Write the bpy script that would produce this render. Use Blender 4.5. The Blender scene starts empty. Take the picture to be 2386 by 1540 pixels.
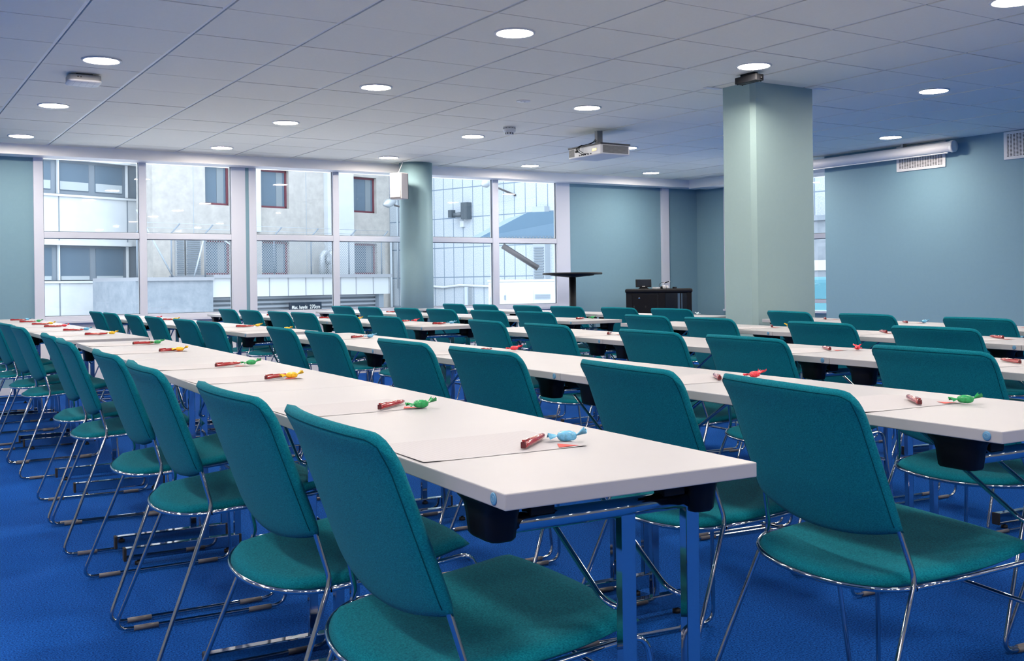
import bpy, bmesh, math, random
from mathutils import Vector, Matrix
random.seed(7)
S = bpy.context.scene
COL = S.collection
PI = math.pi
CAM_Z = 1.02            # camera height above the carpet
CEIL = 2.391
TOP = 0.746             # table top
rad = math.radians

# ------------------------------------------------------------------ materials
def nt(name):
    m = bpy.data.materials.new(name); m.use_nodes = True
    t = m.node_tree; b = t.nodes['Principled BSDF']
    return m, t, b
def plain(name, col, rough=.5, metal=0, spec=.5, coat=0, sheen=0):
    m, t, b = nt(name)
    b.inputs['Base Color'].default_value = (*col, 1)
    b.inputs['Roughness'].default_value = rough
    b.inputs['Metallic'].default_value = metal
    b.inputs['Specular IOR Level'].default_value = spec
    b.inputs['Coat Weight'].default_value = coat
    b.inputs['Sheen Weight'].default_value = sheen
    return m
def noisy(name, c1, c2, scale, rough=.6, bump=0, detail=4, sheen=0, dist=.002, stretch=None, lo=.35, hi=.65, spec=.5):
    m, t, b = nt(name)
    tc = t.nodes.new('ShaderNodeTexCoord')
    mp = t.nodes.new('ShaderNodeMapping')
    if stretch: mp.inputs['Scale'].default_value = stretch
    t.links.new(tc.outputs['Object'], mp.inputs['Vector'])
    n = t.nodes.new('ShaderNodeTexNoise'); n.inputs['Scale'].default_value = scale
    n.inputs['Detail'].default_value = detail; n.inputs['Roughness'].default_value = .7
    t.links.new(mp.outputs['Vector'], n.inputs['Vector'])
    r = t.nodes.new('ShaderNodeValToRGB')
    r.color_ramp.elements[0].position = lo; r.color_ramp.elements[1].position = hi
    r.color_ramp.elements[0].color = (*c1, 1); r.color_ramp.elements[1].color = (*c2, 1)
    t.links.new(n.outputs['Fac'], r.inputs['Fac'])
    t.links.new(r.outputs['Color'], b.inputs['Base Color'])
    b.inputs['Roughness'].default_value = rough
    b.inputs['Sheen Weight'].default_value = sheen
    b.inputs['Specular IOR Level'].default_value = spec
    if bump:
        bp = t.nodes.new('ShaderNodeBump'); bp.inputs['Strength'].default_value = bump
        bp.inputs['Distance'].default_value = dist
        t.links.new(n.outputs['Fac'], bp.inputs['Height']); t.links.new(bp.outputs['Normal'], b.inputs['Normal'])
    return m
def emit(name, col, strength):
    m, t, b = nt(name)
    b.inputs['Base Color'].default_value = (.8, .8, .8, 1)
    b.inputs['Emission Color'].default_value = (*col, 1)
    b.inputs['Emission Strength'].default_value = strength
    return m
M = {}
M['fabric'] = noisy('teal_wool', (.0003, .075, .115), (.006, .215, .275), 300, .9, .35, 4, .02, .0012, (1, 1, 3), .3, .7, .06)
M['piping'] = plain('teal_thread', (.001, .055, .08), .9, spec=.05)
M['chrome'] = plain('chrome', (.52, .53, .56), .06, 1)
M['nylon'] = plain('clear_grey_plastic', (.15, .145, .155), .35)
M['laminate'] = noisy('white_laminate', (.375, .373, .395), (.388, .386, .408), 3, .42, 0)
M['black'] = plain('black_plastic', (.004, .004, .006), .40, spec=.2)
M['offwhite'] = plain('off_white_plastic', (.45, .42, .43), .45)
M['blackmat'] = plain('matt_black', (.006, .0065, .009), .55, spec=.25)
M['rubber'] = plain('black_rubber', (.01, .01, .011), .6)
M['badge'] = plain('badge_blue', (.10, .27, .45), .35)
M['white'] = plain('white_paint', (.74, .73, .75), .45)
M['frame'] = plain('window_white', (.62, .65, .76), .4)
M['cornice'] = plain('cornice_white', (.92, .90, .92), .6)
M['tile'] = noisy('ceiling_tile', (.95, .90, .79), (.97, .92, .81), 60, .9, .1, 4)
M['runner'] = plain('runner_white', (.82, .81, .81), .5)
M['plenum'] = plain('groove_grey', (.14, .135, .13), .9)
M['wall'] = noisy('teal_wall', (.178, .318, .40), (.184, .326, .408), 30, .7, .03, 4, 0, .001)
M['pillar'] = noisy('pillar_green', (.285, .405, .415), (.292, .415, .425), 30, .7, .03, 4, 0, .001)
M['column'] = noisy('column_paint', (.245, .385, .43), (.25, .392, .44), 30, .7, .03, 4, 0, .001)
M['back'] = plain('rear_wall', (.22, .25, .27), .8)
M['carpet'] = noisy('blue_carpet', (.001, .022, .14), (.012, .140, .585), 190, .95, .9, 5, .0, .004, None, .38, .64, .08)
M['redpen'] = plain('red_plastic', (.30, .012, .014), .18, coat=.5)
M['pendark'] = plain('dark_red_plastic', (.09, .008, .012), .25)
M['ink'] = plain('white_ink', (.8, .75, .75), .5)
M['emblem'] = plain('badge_emblem', (.22, .36, .46), .4)
M['redink'] = plain('red_print', (.62, .06, .045), .6)
M['grey'] = plain('mid_grey', (.35, .35, .36), .5)
M['dgrey'] = plain('dark_grey', (.05, .05, .055), .5)
M['screen'] = plain('dark_screen', (.012, .014, .02), .12)
M['lamp'] = emit('lamp_diffuser', (1, .89, .755), 92)
for n, c in dict(blue=(.13, .40, .62), green=(.02, .30, .09), yellow=(.75, .46, .02), red=(.72, .04, .06), pale=(.55, .70, .78)).items():
    M['candy_' + n] = noisy('wrapper_' + n, tuple(x * .8 for x in c), tuple(min(1, x * 1.25) for x in c), 120, .22, .3, 2)
# ruled paper
m, t, b = nt('ruled_paper')
tc = t.nodes.new('ShaderNodeTexCoord'); w = t.nodes.new('ShaderNodeTexWave')
w.bands_direction = 'X'; w.inputs['Scale'].default_value = 2.0 * PI / (20 * .0085)
t.links.new(tc.outputs['Object'], w.inputs['Vector'])
r = t.nodes.new('ShaderNodeValToRGB'); r.color_ramp.elements[0].position = .93; r.color_ramp.elements[1].position = .99
r.color_ramp.elements[0].color = (.425, .418, .44, 1); r.color_ramp.elements[1].color = (.385, .365, .39, 1)
t.links.new(w.outputs['Fac'], r.inputs['Fac']); t.links.new(r.outputs['Color'], b.inputs['Base Color'])
b.inputs['Roughness'].default_value = .7
M['paper'] = m
# window glass: clear sheet with a real Fresnel reflection
m = bpy.data.materials.new('window_glass'); m.use_nodes = True; t = m.node_tree; t.nodes.clear()
o = t.nodes.new('ShaderNodeOutputMaterial'); mx = t.nodes.new('ShaderNodeMixShader')
tr = t.nodes.new('ShaderNodeBsdfTransparent'); tr.inputs['Color'].default_value = (.95, .975, 1, 1)
gl = t.nodes.new('ShaderNodeBsdfGlossy'); gl.inputs['Roughness'].default_value = .02
fr = t.nodes.new('ShaderNodeFresnel'); fr.inputs['IOR'].default_value = 1.35
t.links.new(fr.outputs[0], mx.inputs[0]); t.links.new(tr.outputs[0], mx.inputs[1]); t.links.new(gl.outputs[0], mx.inputs[2])
t.links.new(mx.outputs[0], o.inputs[0]); M['glass'] = m
# outdoors
M['o_white'] = noisy('facade_white', (.36, .395, .43), (.40, .43, .46), 1.2, .6)
M['o_beige'] = noisy('facade_render', (.255, .255, .25), (.33, .325, .315), 3.0, .85, 0, 8)
M['o_grey'] = plain('facade_grey', (.12, .15, .185), .5)
M['o_dark'] = plain('dark_glass', (.075, .11, .15), .12)
M['o_blind'] = plain('window_blind', (.26, .30, .33), .7)
M['o_red'] = plain('red_window_frame', (.09, .018, .03), .5)
M['o_alu'] = plain('outdoor_metal', (.30, .33, .36), .4, .3)
M['o_conc'] = noisy('raw_concrete', (.115, .14, .17), (.165, .19, .22), 2.5, .85, 0, 8)
M['o_cap'] = plain('parapet_cap', (.17, .185, .21), .6)
M['o_panel'] = plain('parapet_panel', (.31, .335, .355), .6)
M['o_slat'] = plain('gate_slat', (.085, .105, .13), .6)
M['o_slat2'] = plain('gate_slat_light', (.15, .175, .205), .6)
M['o_curt'] = plain('curtain_grey', (.13, .16, .185), .7)
M['o_sign'] = plain('sign_black', (.006, .012, .022), .6, spec=.2)
M['o_ink'] = plain('sign_white', (.40, .42, .42), .5)
M['o_roof'] = plain('blue_sheet_roof', (.05, .10, .155), .5)
M['o_brown'] = plain('brown_steel', (.035, .032, .036), .6)
M['o_cam'] = plain('camera_grey', (.045, .06, .075), .5)
M['o_ground'] = plain('bounce_ground', (.74, .74, .75), .9)  # unseen ground, colour whitened to bounce daylight up to the ceiling
M['o_turq'] = plain('turquoise_paint', (.02, .12, .165), .5)
M['o_soft'] = plain('pipe_grey', (.24, .28, .32), .6)
def brickmat(name, c1, c2, mortar, bw, rh, msize, axis_scale, speck=30):
    m, t, b = nt(name)
    tc = t.nodes.new('ShaderNodeTexCoord'); 
    n = t.nodes.new('ShaderNodeTexNoise'); n.inputs['Scale'].default_value = speck; n.inputs['Detail'].default_value = 3
    t.links.new(tc.outputs['Object'], n.inputs['Vector'])
    r = t.nodes.new('ShaderNodeValToRGB'); r.color_ramp.elements[0].position = .35; r.color_ramp.elements[1].position = .65
    r.color_ramp.elements[0].color = (*c1, 1); r.color_ramp.elements[1].color = (*c2, 1)
    t.links.new(n.outputs['Fac'], r.inputs['Fac'])
    sp = t.nodes.new('ShaderNodeSeparateXYZ'); cb = t.nodes.new('ShaderNodeCombineXYZ')
    t.links.new(tc.outputs['Object'], sp.inputs[0])
    t.links.new(sp.outputs[axis_scale], cb.inputs[0]); t.links.new(sp.outputs[2], cb.inputs[1])
    k = t.nodes.new('ShaderNodeTexBrick'); k.offset = 0; k.inputs['Scale'].default_value = 1
    k.inputs['Brick Width'].default_value = bw; k.inputs['Row Height'].default_value = rh
    k.inputs['Mortar Size'].default_value = msize; k.inputs['Mortar'].default_value = (*mortar, 1)
    t.links.new(cb.outputs[0], k.inputs['Vector'])
    t.links.new(r.outputs['Color'], k.inputs['Color1']); t.links.new(r.outputs['Color'], k.inputs['Color2'])
    t.links.new(k.outputs['Color'], b.inputs['Base Color']); b.inputs['Roughness'].default_value = .7
    return m
M['o_tile'] = brickmat('granite_tiles', (.23, .28, .33), (.33, .36, .395), (.10, .14, .19), .6, 1.27, .022, 0, 26)
# chain link: thin wire pattern cut out of a sheet of mesh
m, t, b = nt('chain_link_wire')
b.inputs['Base Color'].default_value = (.20, .23, .26, 1)
tc = t.nodes.new('ShaderNodeTexCoord'); sp = t.nodes.new('ShaderNodeSeparateXYZ'); t.links.new(tc.outputs['Object'], sp.inputs[0])
def mth(op, a, b_=None):
    n = t.nodes.new('ShaderNodeMath'); n.operation = op
    for i, v in enumerate((a, b_)):
        if v is None: continue
        if isinstance(v, (int, float)): n.inputs[i].default_value = v
        else: t.links.new(v, n.inputs[i])
    return n.outputs[0]
u = mth('ADD', sp.outputs[0], sp.outputs[2]); v = mth('SUBTRACT', sp.outputs[0], sp.outputs[2])
def wire(q):
    f = mth('FRACT', mth('MULTIPLY', q, 1 / .10))
    return mth('LESS_THAN', f, .15)
al = mth('MAXIMUM', wire(u), wire(v)); t.links.new(al, b.inputs['Alpha'])
M['wire'] = m

# ------------------------------------------------------------------ mesh builder
class MB:
    def __init__(s): s.v = []; s.f = []; s.sm = []; s.mi = []
    def add(s, vs, fs, smooth=False, mi=0):
        o = len(s.v); s.v += [tuple(p) for p in vs]
        for f in fs: s.f.append(tuple(i + o for i in f)); s.sm.append(smooth); s.mi.append(mi)
        return s
    def box(s, x0, x1, y0, y1, z0, z1, mi=0, T=None):
        P = [(x, y, z) for x in (x0, x1) for y in (y0, y1) for z in (z0, z1)]
        if T is not None: P = [T @ Vector(p) for p in P]
        return s.add(P, [(0, 1, 3, 2), (4, 6, 7, 5), (0, 4, 5, 1), (2, 3, 7, 6), (0, 2, 6, 4), (1, 5, 7, 3)], False, mi)
    def bbox(s, x0, x1, y0, y1, z0, z1, r=.004, seg=2, mi=0, T=None):
        bm = bmesh.new(); bmesh.ops.create_cube(bm, size=1)
        for q in bm.verts:
            q.co = Vector(((x0 + x1) / 2 + q.co.x * (x1 - x0), (y0 + y1) / 2 + q.co.y * (y1 - y0), (z0 + z1) / 2 + q.co.z * (z1 - z0)))
        bmesh.ops.bevel(bm, geom=bm.edges[:], offset=r, segments=seg, affect='EDGES', profile=.5)
        bm.verts.index_update()
        P = [(T @ q.co) if T is not None else q.co.copy() for q in bm.verts]
        s.add(P, [tuple(q.index for q in f.verts) for f in bm.faces], False, mi); bm.free(); return s
    def lathe(s, prof, n=24, c=(0, 0, 0), smooth=True, mi=0, T=None):
        vs = []
        for (r, z) in prof:
            for k in range(n):
                a = 2 * PI * k / n; vs.append(Vector((c[0] + r * math.cos(a), c[1] + r * math.sin(a), c[2] + z)))
        if T is not None: vs = [T @ p for p in vs]
        fs = []
        for i in range(len(prof) - 1):
            for k in range(n):
                k2 = (k + 1) % n; fs.append((i * n + k, i * n + k2, (i + 1) * n + k2, (i + 1) * n + k))
        s.add(vs, fs, smooth, mi)
        m = len(s.v) - len(vs)
        if prof[0][0] > 1e-6: s.f.append(tuple(m + k for k in reversed(range(n)))); s.sm.append(False); s.mi.append(mi)
        if prof[-1][0] > 1e-6: s.f.append(tuple(m + (len(prof) - 1) * n + k for k in range(n))); s.sm.append(False); s.mi.append(mi)
        return s
    def cyl(s, p, q, r, n=12, mi=0, r2=None):
        return s.tube([p, q], r, n, mi=mi, r2=r2)
    def tube(s, path, r, n=8, closed=False, mi=0, r2=None):
        P = [Vector(p) for p in path]; L = len(P); vs = []; fs = []
        prev = None
        for i in range(L):
            if closed: d = P[(i + 1) % L] - P[i - 1]
            else: d = P[min(i + 1, L - 1)] - P[max(i - 1, 0)]
            d.normalize()
            if prev is None:
                a = Vector((0, 0, 1)) if abs(d.z) < .9 else Vector((1, 0, 0))
                u = d.cross(a).normalized()
            else:
                u = (prev - d * prev.dot(d)).normalized()
            prev = u; w = d.cross(u)
            rr = r if r2 is None else r + (r2 - r) * i / (L - 1)
            for k in range(n):
                t = 2 * PI * k / n; vs.append(P[i] + (u * math.cos(t) + w * math.sin(t)) * rr)
        for i in range(L if closed else L - 1):
            j = (i + 1) % L
            for k in range(n):
                k2 = (k + 1) % n; fs.append((i * n + k, i * n + k2, j * n + k2, j * n + k))
        s.add(vs, fs, True, mi)
        if not closed:
            m = len(s.v) - len(vs)
            s.f.append(tuple(m + k for k in reversed(range(n)))); s.sm.append(False); s.mi.append(mi)
            s.f.append(tuple(m + (L - 1) * n + k for k in range(n))); s.sm.append(False); s.mi.append(mi)
        return s
    def prism(s, poly, z0, z1, mi=0, T=None):
        n = len(poly); P = [Vector((x, y, z)) for z in (z0, z1) for (x, y) in poly]
        if T is not None: P = [T @ p for p in P]
        return s.add(P, [tuple(reversed(range(n))), tuple(range(n, 2 * n))] + [(i, (i + 1) % n, n + (i + 1) % n, n + i) for i in range(n)], False, mi)
    def build(s, name, mats, parent=None, loc=None):
        me = bpy.data.meshes.new(name); me.from_pydata(s.v, [], s.f)
        for mt in (mats if isinstance(mats, (list, tuple)) else [mats]): me.materials.append(M[mt] if isinstance(mt, str) else mt)
        me.polygons.foreach_set('use_smooth', s.sm); me.polygons.foreach_set('material_index', s.mi)
        bm = bmesh.new(); bm.from_mesh(me); bmesh.ops.recalc_face_normals(bm, faces=bm.faces[:]); bm.to_mesh(me); bm.free()
        me.update()
        o = bpy.data.objects.new(name, me); COL.objects.link(o)
        if parent is not None: o.parent = parent
        if loc is not None: o.location = loc
        return o
def fillet(path, radii, n=5):
    P = [Vector(p) for p in path]; out = [P[0]]
    for i in range(1, len(P) - 1):
        r = radii[i - 1] if isinstance(radii, (list, tuple)) else radii
        a = (P[i - 1] - P[i]); b = (P[i + 1] - P[i])
        ra = min(r, a.length * .49); rb = min(r, b.length * .49)
        A = P[i] + a.normalized() * ra; B = P[i] + b.normalized() * rb
        for k in range(n + 1):
            t = k / n; out.append(A * (1 - t) ** 2 + P[i] * 2 * t * (1 - t) + B * t * t)
    out.append(P[-1]); return out
def tag(o, label=None, cat=None, group=None, kind=None):
    if label: o['label'] = label
    if cat: o['category'] = cat
    if group: o['group'] = group
    if kind: o['kind'] = kind
    return o
def empty(name, loc=(0, 0, 0), rz=0, label=None, cat=None, group=None, kind=None):
    o = bpy.data.objects.new(name, None); COL.objects.link(o); o.empty_display_size = .1
    o.location = loc; o.rotation_euler = (0, 0, rz)
    return tag(o, label, cat, group, kind)
def copy_tree(o, parent=None):
    c = o.copy(); COL.objects.link(c); c.parent = parent
    for ch in list(o.children): copy_tree(ch, c)
    return c

# ------------------------------------------------------------------ camera
YAW, ROLL, F = 7.285, -.0128, 2437.09
CX, CY = 1225.774, 657.204
fw = Vector((math.cos(YAW), math.sin(YAW), 0)); rt = Vector((math.sin(YAW), -math.cos(YAW), 0)); up = Vector((0, 0, 1))
r2 = rt * math.cos(ROLL) + up * math.sin(ROLL); u2 = -rt * math.sin(ROLL) + up * math.cos(ROLL)
cd = bpy.data.cameras.new('camera'); cam = bpy.data.objects.new('camera', cd); COL.objects.link(cam)
cam.matrix_world = Matrix(((r2.x, u2.x, -fw.x, 0), (r2.y, u2.y, -fw.y, 0), (r2.z, u2.z, -fw.z, CAM_Z), (0, 0, 0, 1)))
cd.sensor_width = 36; cd.lens = F * 36 / 2386; cd.clip_start = .05; cd.clip_end = 300
cd.shift_x = -(CX - 1193) / 2386; cd.shift_y = -(770 - CY) / 2386
S.camera = cam

# ------------------------------------------------------------------ room shell
X_L, Y_B = -4.9, -4.9         # walls behind and to the left of the camera
YW = 11.12                    # window wall
XS = 9.2                      # screen wall
XR = 9.98                     # recessed window wall on the right
YS = 8.11                     # end of the screen wall
def struct(o, label=None, cat=None): tag(o, label, cat, None, 'structure'); return o
struct(MB().box(X_L - .2, XR + .2, Y_B - .2, YW + .2, -.12, 0).build('floor', 'carpet'), 'blue carpet floor under the tables and chairs', 'floor')
# ceiling tiles on a 600 mm grid with runner strips
GX, GY = .9472, 5.7457
mb = MB()
mb.box(X_L - .2, XR + .2, Y_B - .2, YW + .2, CEIL + .016, CEIL + .15, 2)
i0, i1 = math.floor((X_L - GX) / .6) - 1, math.ceil((XR - GX) / .6) + 1
j0, j1 = math.floor((Y_B - GY) / .6) - 1, math.ceil((10.9 - GY) / .6) + 1
for i in range(i0, i1):
    xa, xb = GX + i * .6 + .014, GX + (i + 1) * .6 - .010
    xa, xb = max(xa, X_L), min(xb, XR)
    if xb - xa < .02: continue
    for j in range(j0, j1):
        ya, yb = GY + j * .6 + .005, GY + (j + 1) * .6 - .005
        ya, yb = max(ya, Y_B), min(yb, 10.93)
        if yb - ya < .02: continue
        jz = random.uniform(-.0012, .0012)
        mb.box(xa, xb, ya, yb, CEIL + jz, CEIL + .018, 0)
for i in range(i0, i1 + 1):
    x = GX + i * .6
    if X_L < x < XR: mb.box(x - .010, x + .008, Y_B, 10.93, CEIL + .004, CEIL + .02, 1)
struct(mb.build('ceiling', ['tile', 'runner', 'plenum']), 'white suspended ceiling of square tiles', 'ceiling')
# cornice boxes along the window walls
struct(MB().box(X_L, 9.96, 10.9, YW + .1, 2.290, CEIL + .02).build('trim_1', 'cornice'), 'white boxed cornice above the back windows', 'cornice')
struct(MB().box(9.65, XR + .1, YS - .5, 10.9, 2.275, CEIL + .02).build('trim_2', 'cornice'), 'white boxed cornice above the recessed right window', 'cornice')
# back wall: solid pieces and white apron under the windows
WX = dict(w1=(1.448, 3.53), w2=(3.568, 7.788))
def wallbox(name, x0, x1, y0, y1, z0, z1, mat, label=None):
    return struct(MB().box(x0, x1, y0, y1, z0, z1).build(name, mat), label, 'wall')
bw = MB()
bw.box(X_L - .2, 1.448, YW, YW + .25, 0, CEIL + .02, 0)
bw.box(3.53, 3.568, YW - .012, YW + .25, 0, CEIL + .02, 0)
bw.box(7.788, XR + .2, YW, YW + .25, 0, CEIL + .02, 0)
bw.box(1.448, 3.53, YW + .02, YW + .25, 0, .70, 1); bw.box(3.568, 7.788, YW + .02, YW + .25, 0, .70, 1)
bw.box(1.448, 7.788, YW + .06, YW + .25, 2.40, CEIL + .05, 1)
struct(bw.build('wall_back', ['wall', 'white']), 'pale teal back wall around the windows', 'wall')
rw = MB()
rw.box(XR, XR + .25, 10.56, YW + .25, 0, CEIL + .02, 0)
rw.box(XR, XR + .25, YS - .3, 10.56, 0, .62, 0)
rw.box(XR + .06, XR + .25, YS - .3, 10.56, 2.40, CEIL + .05, 0)
rw.box(XR, XR + .25, YS - .3, 8.2, .62, 2.36, 0)
rw.box(XS, XR + .25, Y_B - .2, YS, 0, CEIL + .02, 0)
struct(rw.build('wall_right', ['wall']), 'pale teal right wall behind the projection screen', 'wall')
wallbox('wall_left', X_L - .2, X_L, Y_B - .2, YW + .2, 0, CEIL + .02, 'back', 'pale grey wall left of the camera')
wallbox('wall_front', X_L - .2, XS, Y_B - .2, Y_B, 0, CEIL + .02, 'back', 'pale grey wall behind the camera')
struct(MB().box(9.321, 9.444, YW - .035, YW + .01, 0, 2.29).build('trim_3', 'frame'), 'white vertical trim on the teal back wall', 'trim')
struct(MB().box(X_L, 1.448, YW - .012, YW + .01, 0, .07).box(7.788, 9.321, YW - .012, YW + .01, 0, .07).build('baseboard_back', 'white'), 'white baseboard along the back wall', 'baseboard')

def window(name, label, x0, x1, bays, z0=.70, zb=.742, rail=1.54, z1=2.42):
    """frame in the XZ plane, inner face at y=0, glass in the middle; bays = glass x-ranges"""
    root = empty(name, (0, 0, 0), 0, label, 'window', None, 'structure')
    mb = MB(); e = [x0]
    for a, b in bays: e += [a, b]
    e.append(x1)
    for k in range(0, len(e), 2): mb.bbox(e[k], e[k + 1], 0, .07, z0, z1, .004)
    for a, b in bays:
        mb.bbox(a, b, .004, .066, zb - .045, zb, .004); mb.bbox(a, b, .004, .066, rail - .031, rail + .031, .004)
        mb.bbox(a, b, .004, .066, z1 - .04, z1, .004)
    mb.bbox(x0 - .0, x1 + .0, -.03, .0, z0 - .028, z0 + .0, .004)
    mb.build('frame', 'frame', root)
    g = MB()
    for a, b in bays:                      # dark rubber seals beside the glass
        for (xa, xb, za, zc) in ((a, a + .006, zb, z1), (b - .006, b, zb, z1)):
            g.box(xa, xb, .028, .05, za, zc)
        for zz in (zb, rail - .031 - .006, rail + .031): g.box(a, b, .028, .05, zz, zz + .006)
    g.build('seal', 'o_grey', root)
    for a, b in bays:
        for (za, zc) in ((zb, rail - .031), (rail + .031, z1 - .04)):
            MB().box(a, b, .036, .042, za, zc).build('glass_pane', 'glass', root)
    return root
w1 = window('window_1', 'two-bay white framed window at the left end', 1.448, 3.53, [(1.536, 2.431), (2.502, 3.377)])
w1.location = (0, 11.1, 0)
w2 = window('window_2', 'long white framed window behind the round column', 3.568, 7.788, [(3.648, 4.531), (4.603, 5.50), (5.62, 6.624), (6.71, 7.58)])
w2.location = (0, 11.1, 0)
w3 = window('window_3', 'white framed window in the recess behind the square pillar', -10.56, -8.2, [(-10.47, -9.42), (-9.34, -8.28)], .62, .76, 1.54, 2.42)
w3.location = (XR - .02, 0, 0); w3.rotation_euler = (0, 0, -PI / 2)

# pillars
pil = MB(); c_ = .03
pil.prism([(5.24 + c_, 5.25), (5.835, 5.25), (5.835, 5.545), (5.24, 5.545), (5.24, 5.25 + c_)], 0, CEIL + .01)
struct(pil.build('square_pillar', 'pillar'), 'square pale green pillar with a chamfered corner', 'pillar')
struct(MB().lathe([(.187, 0), (.187, CEIL + .01)], 48, (5.387, 10.735, 0)).build('round_column', 'column'), 'round teal column in front of the back windows', 'column')
struct(MB().box(5.10, 5.24, 5.552, 5.60, CEIL - .004, CEIL - .001).box(5.835, 5.96, 5.19, 5.24, CEIL - .004, CEIL - .001).build('trim_4', 'runner'), 'thin white ceiling trim at the square pillar', 'trim')

# ------------------------------------------------------------------ chair
def chair_proto():
    R = empty('stacking_chair')
    HW = .235
    # seat cushion
    def seat_pt(u, v, side):
        b = .50 if u > 0 else .78
        a = abs(v)
        du = u * math.sqrt(max(0, 1 - v * v / 2)); dv = v * math.sqrt(max(0, 1 - u * u / 2))
        uu = u * (1 - b) + du * b; vv = v * (1 - b * .75) + dv * b * .75
        x = .035 + uu * (.224 if u > 0 else .232); y = vv * (.236 if u < 0 else .236 + .012 * u)
        z = .452 + .020 * (uu) + .016 * max(0, uu) ** 2 - .024 * (max(0, uu - .70) / .30) ** 2
        z -= .012 * (1 - vv * vv) * max(0, 1 - abs(uu + .25))
        z += .012 * max(0, -uu - .55) * 0
        e = max(abs(u), abs(v)); th = .0150 * math.sqrt(max(0, 1 - e ** 12))
        return Vector((x, y, z + side * th))
    N = 22; mb = MB()
    for side in (1, -1):
        vs = [seat_pt(-1 + 2 * i / N, -1 + 2 * j / N, side) for i in range(N + 1) for j in range(N + 1)]
        fs = []
        for i in range(N):
            for j in range(N):
                q = (i * (N + 1) + j, i * (N + 1) + j + 1, (i + 1) * (N + 1) + j + 1, (i + 1) * (N + 1) + j)
                fs.append(q if side > 0 else q[::-1])
        mb.add(vs, fs, True)
    seat = mb.build('seat', 'fabric', R)
    bm = bmesh.new(); bm.from_mesh(seat.data); bmesh.ops.remove_doubles(bm, verts=bm.verts[:], dist=.0004)
    bmesh.ops.recalc_face_normals(bm, faces=bm.faces[:]); bm.to_mesh(seat.data); bm.free()
    # backrest
    def back_c(s, t):
        zb = .540 - .036 * (1 - s * s)
        zt = .815 - .004 * s * s
        k = max(0, (abs(s) - .85) / .15)
        zt -= .033 * (1 - math.sqrt(max(0, 1 - k * k)))
        z = zb + (zt - zb) * t
        y = s * (HW - .004 * ((z - .5) / .3))
        x = -.112 - (z - .553) * .36 - .026 * (1 - s * s) + .02 * max(0, .56 - z) * 0
        x -= .012 * max(0, (t - .8) / .2) ** 2
        return Vector((x, y, z))
    def back_pt(s, t, side):
        c = back_c(s, t); T = 2 * t - 1
        th = .0155 * math.sqrt(max(0, 1 - abs(s) ** 14)) ** 1 * math.sqrt(max(0, 1 - abs(T) ** 14))
        nrm = Vector((1, 0, .36)).normalized()
        return c + nrm * th * side
    NS, NT = 26, 20; mb = MB()
    ss = [math.sin((-1 + 2 * i / NS) * PI / 2 * .999) for i in range(NS + 1)]
    ss = [.5 * a + .5 * (-1 + 2 * i / NS) for i, a in enumerate(ss)]; ss[0] = -1; ss[-1] = 1
    tt = [.5 * (1 - math.cos(PI * j / NT)) * .6 + .4 * j / NT for j in range(NT + 1)]
    for side in (1, -1):
        vs = [back_pt(s_, t_, side) for s_ in ss for t_ in tt]; fs = []
        for i in range(NS):
            for j in range(NT):
                q = (i * (NT + 1) + j, (i + 1) * (NT + 1) + j, (i + 1) * (NT + 1) + j + 1, i * (NT + 1) + j + 1)
                fs.append(q if side > 0 else q[::-1])
        mb.add(vs, fs, True)
    back = mb.build('backrest', 'fabric', R)
    bm = bmesh.new(); bm.from_mesh(back.data); bmesh.ops.remove_doubles(bm, verts=bm.verts[:], dist=.0004)
    bmesh.ops.recalc_face_normals(bm, faces=bm.faces[:]); bm.to_mesh(back.data); bm.free()
    e1, e2 = .962, .972
    loop = [back_pt(-e1, t_, -1) for t_ in tt if .03 < t_ < e2] + [back_pt(s_ * e1, e2, -1) for s_ in ss] + [back_pt(e1, t_, -1) for t_ in reversed(tt) if .03 < t_ < e2]
    MB().tube(loop, .0009, 5).build('piping', 'piping', back)
    # rod frame
    rr = .0058
    for sgn in (1, -1):
        p = [(-.140, sgn * .217, .635), (-.112, sgn * .222, .552), (-.088, sgn * .240, .452), (-.262, sgn * .288, rr + .004), (.255, sgn * .288, rr + .004),
             (.222, sgn * .246, .462), (.06, sgn * .243, .446), (-.088, sgn * .243, .436)]
        side = MB().tube(fillet(p, [.02, .018, .045, .045, .035, .03]), rr, 8).build('side_frame', 'chrome', R)
        for xa, xb in ((-.205, -.135), (.135, .205)):
            MB().cyl((xa, sgn * .288, rr + .0035), (xb, sgn * .288, rr + .0035), rr + .0016, 10).build('glide', 'nylon', side)
    rim = [(-.088, .243, .436), (-.125, .222, .431), (-.165, .17, .427), (-.19, .09, .424), (-.198, 0, .423), (-.19, -.09, .424), (-.165, -.17, .427), (-.125, -.222, .431), (-.088, -.243, .436)]
    MB().tube(fillet(rim, .06), rr, 8).build('seat_rim', 'chrome', R)
    MB().cyl((.2295, -.2555, .358), (.2295, .2555, .358), .0055, 8).build('crossbar', 'chrome', R)
    return R
CH = chair_proto()

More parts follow.
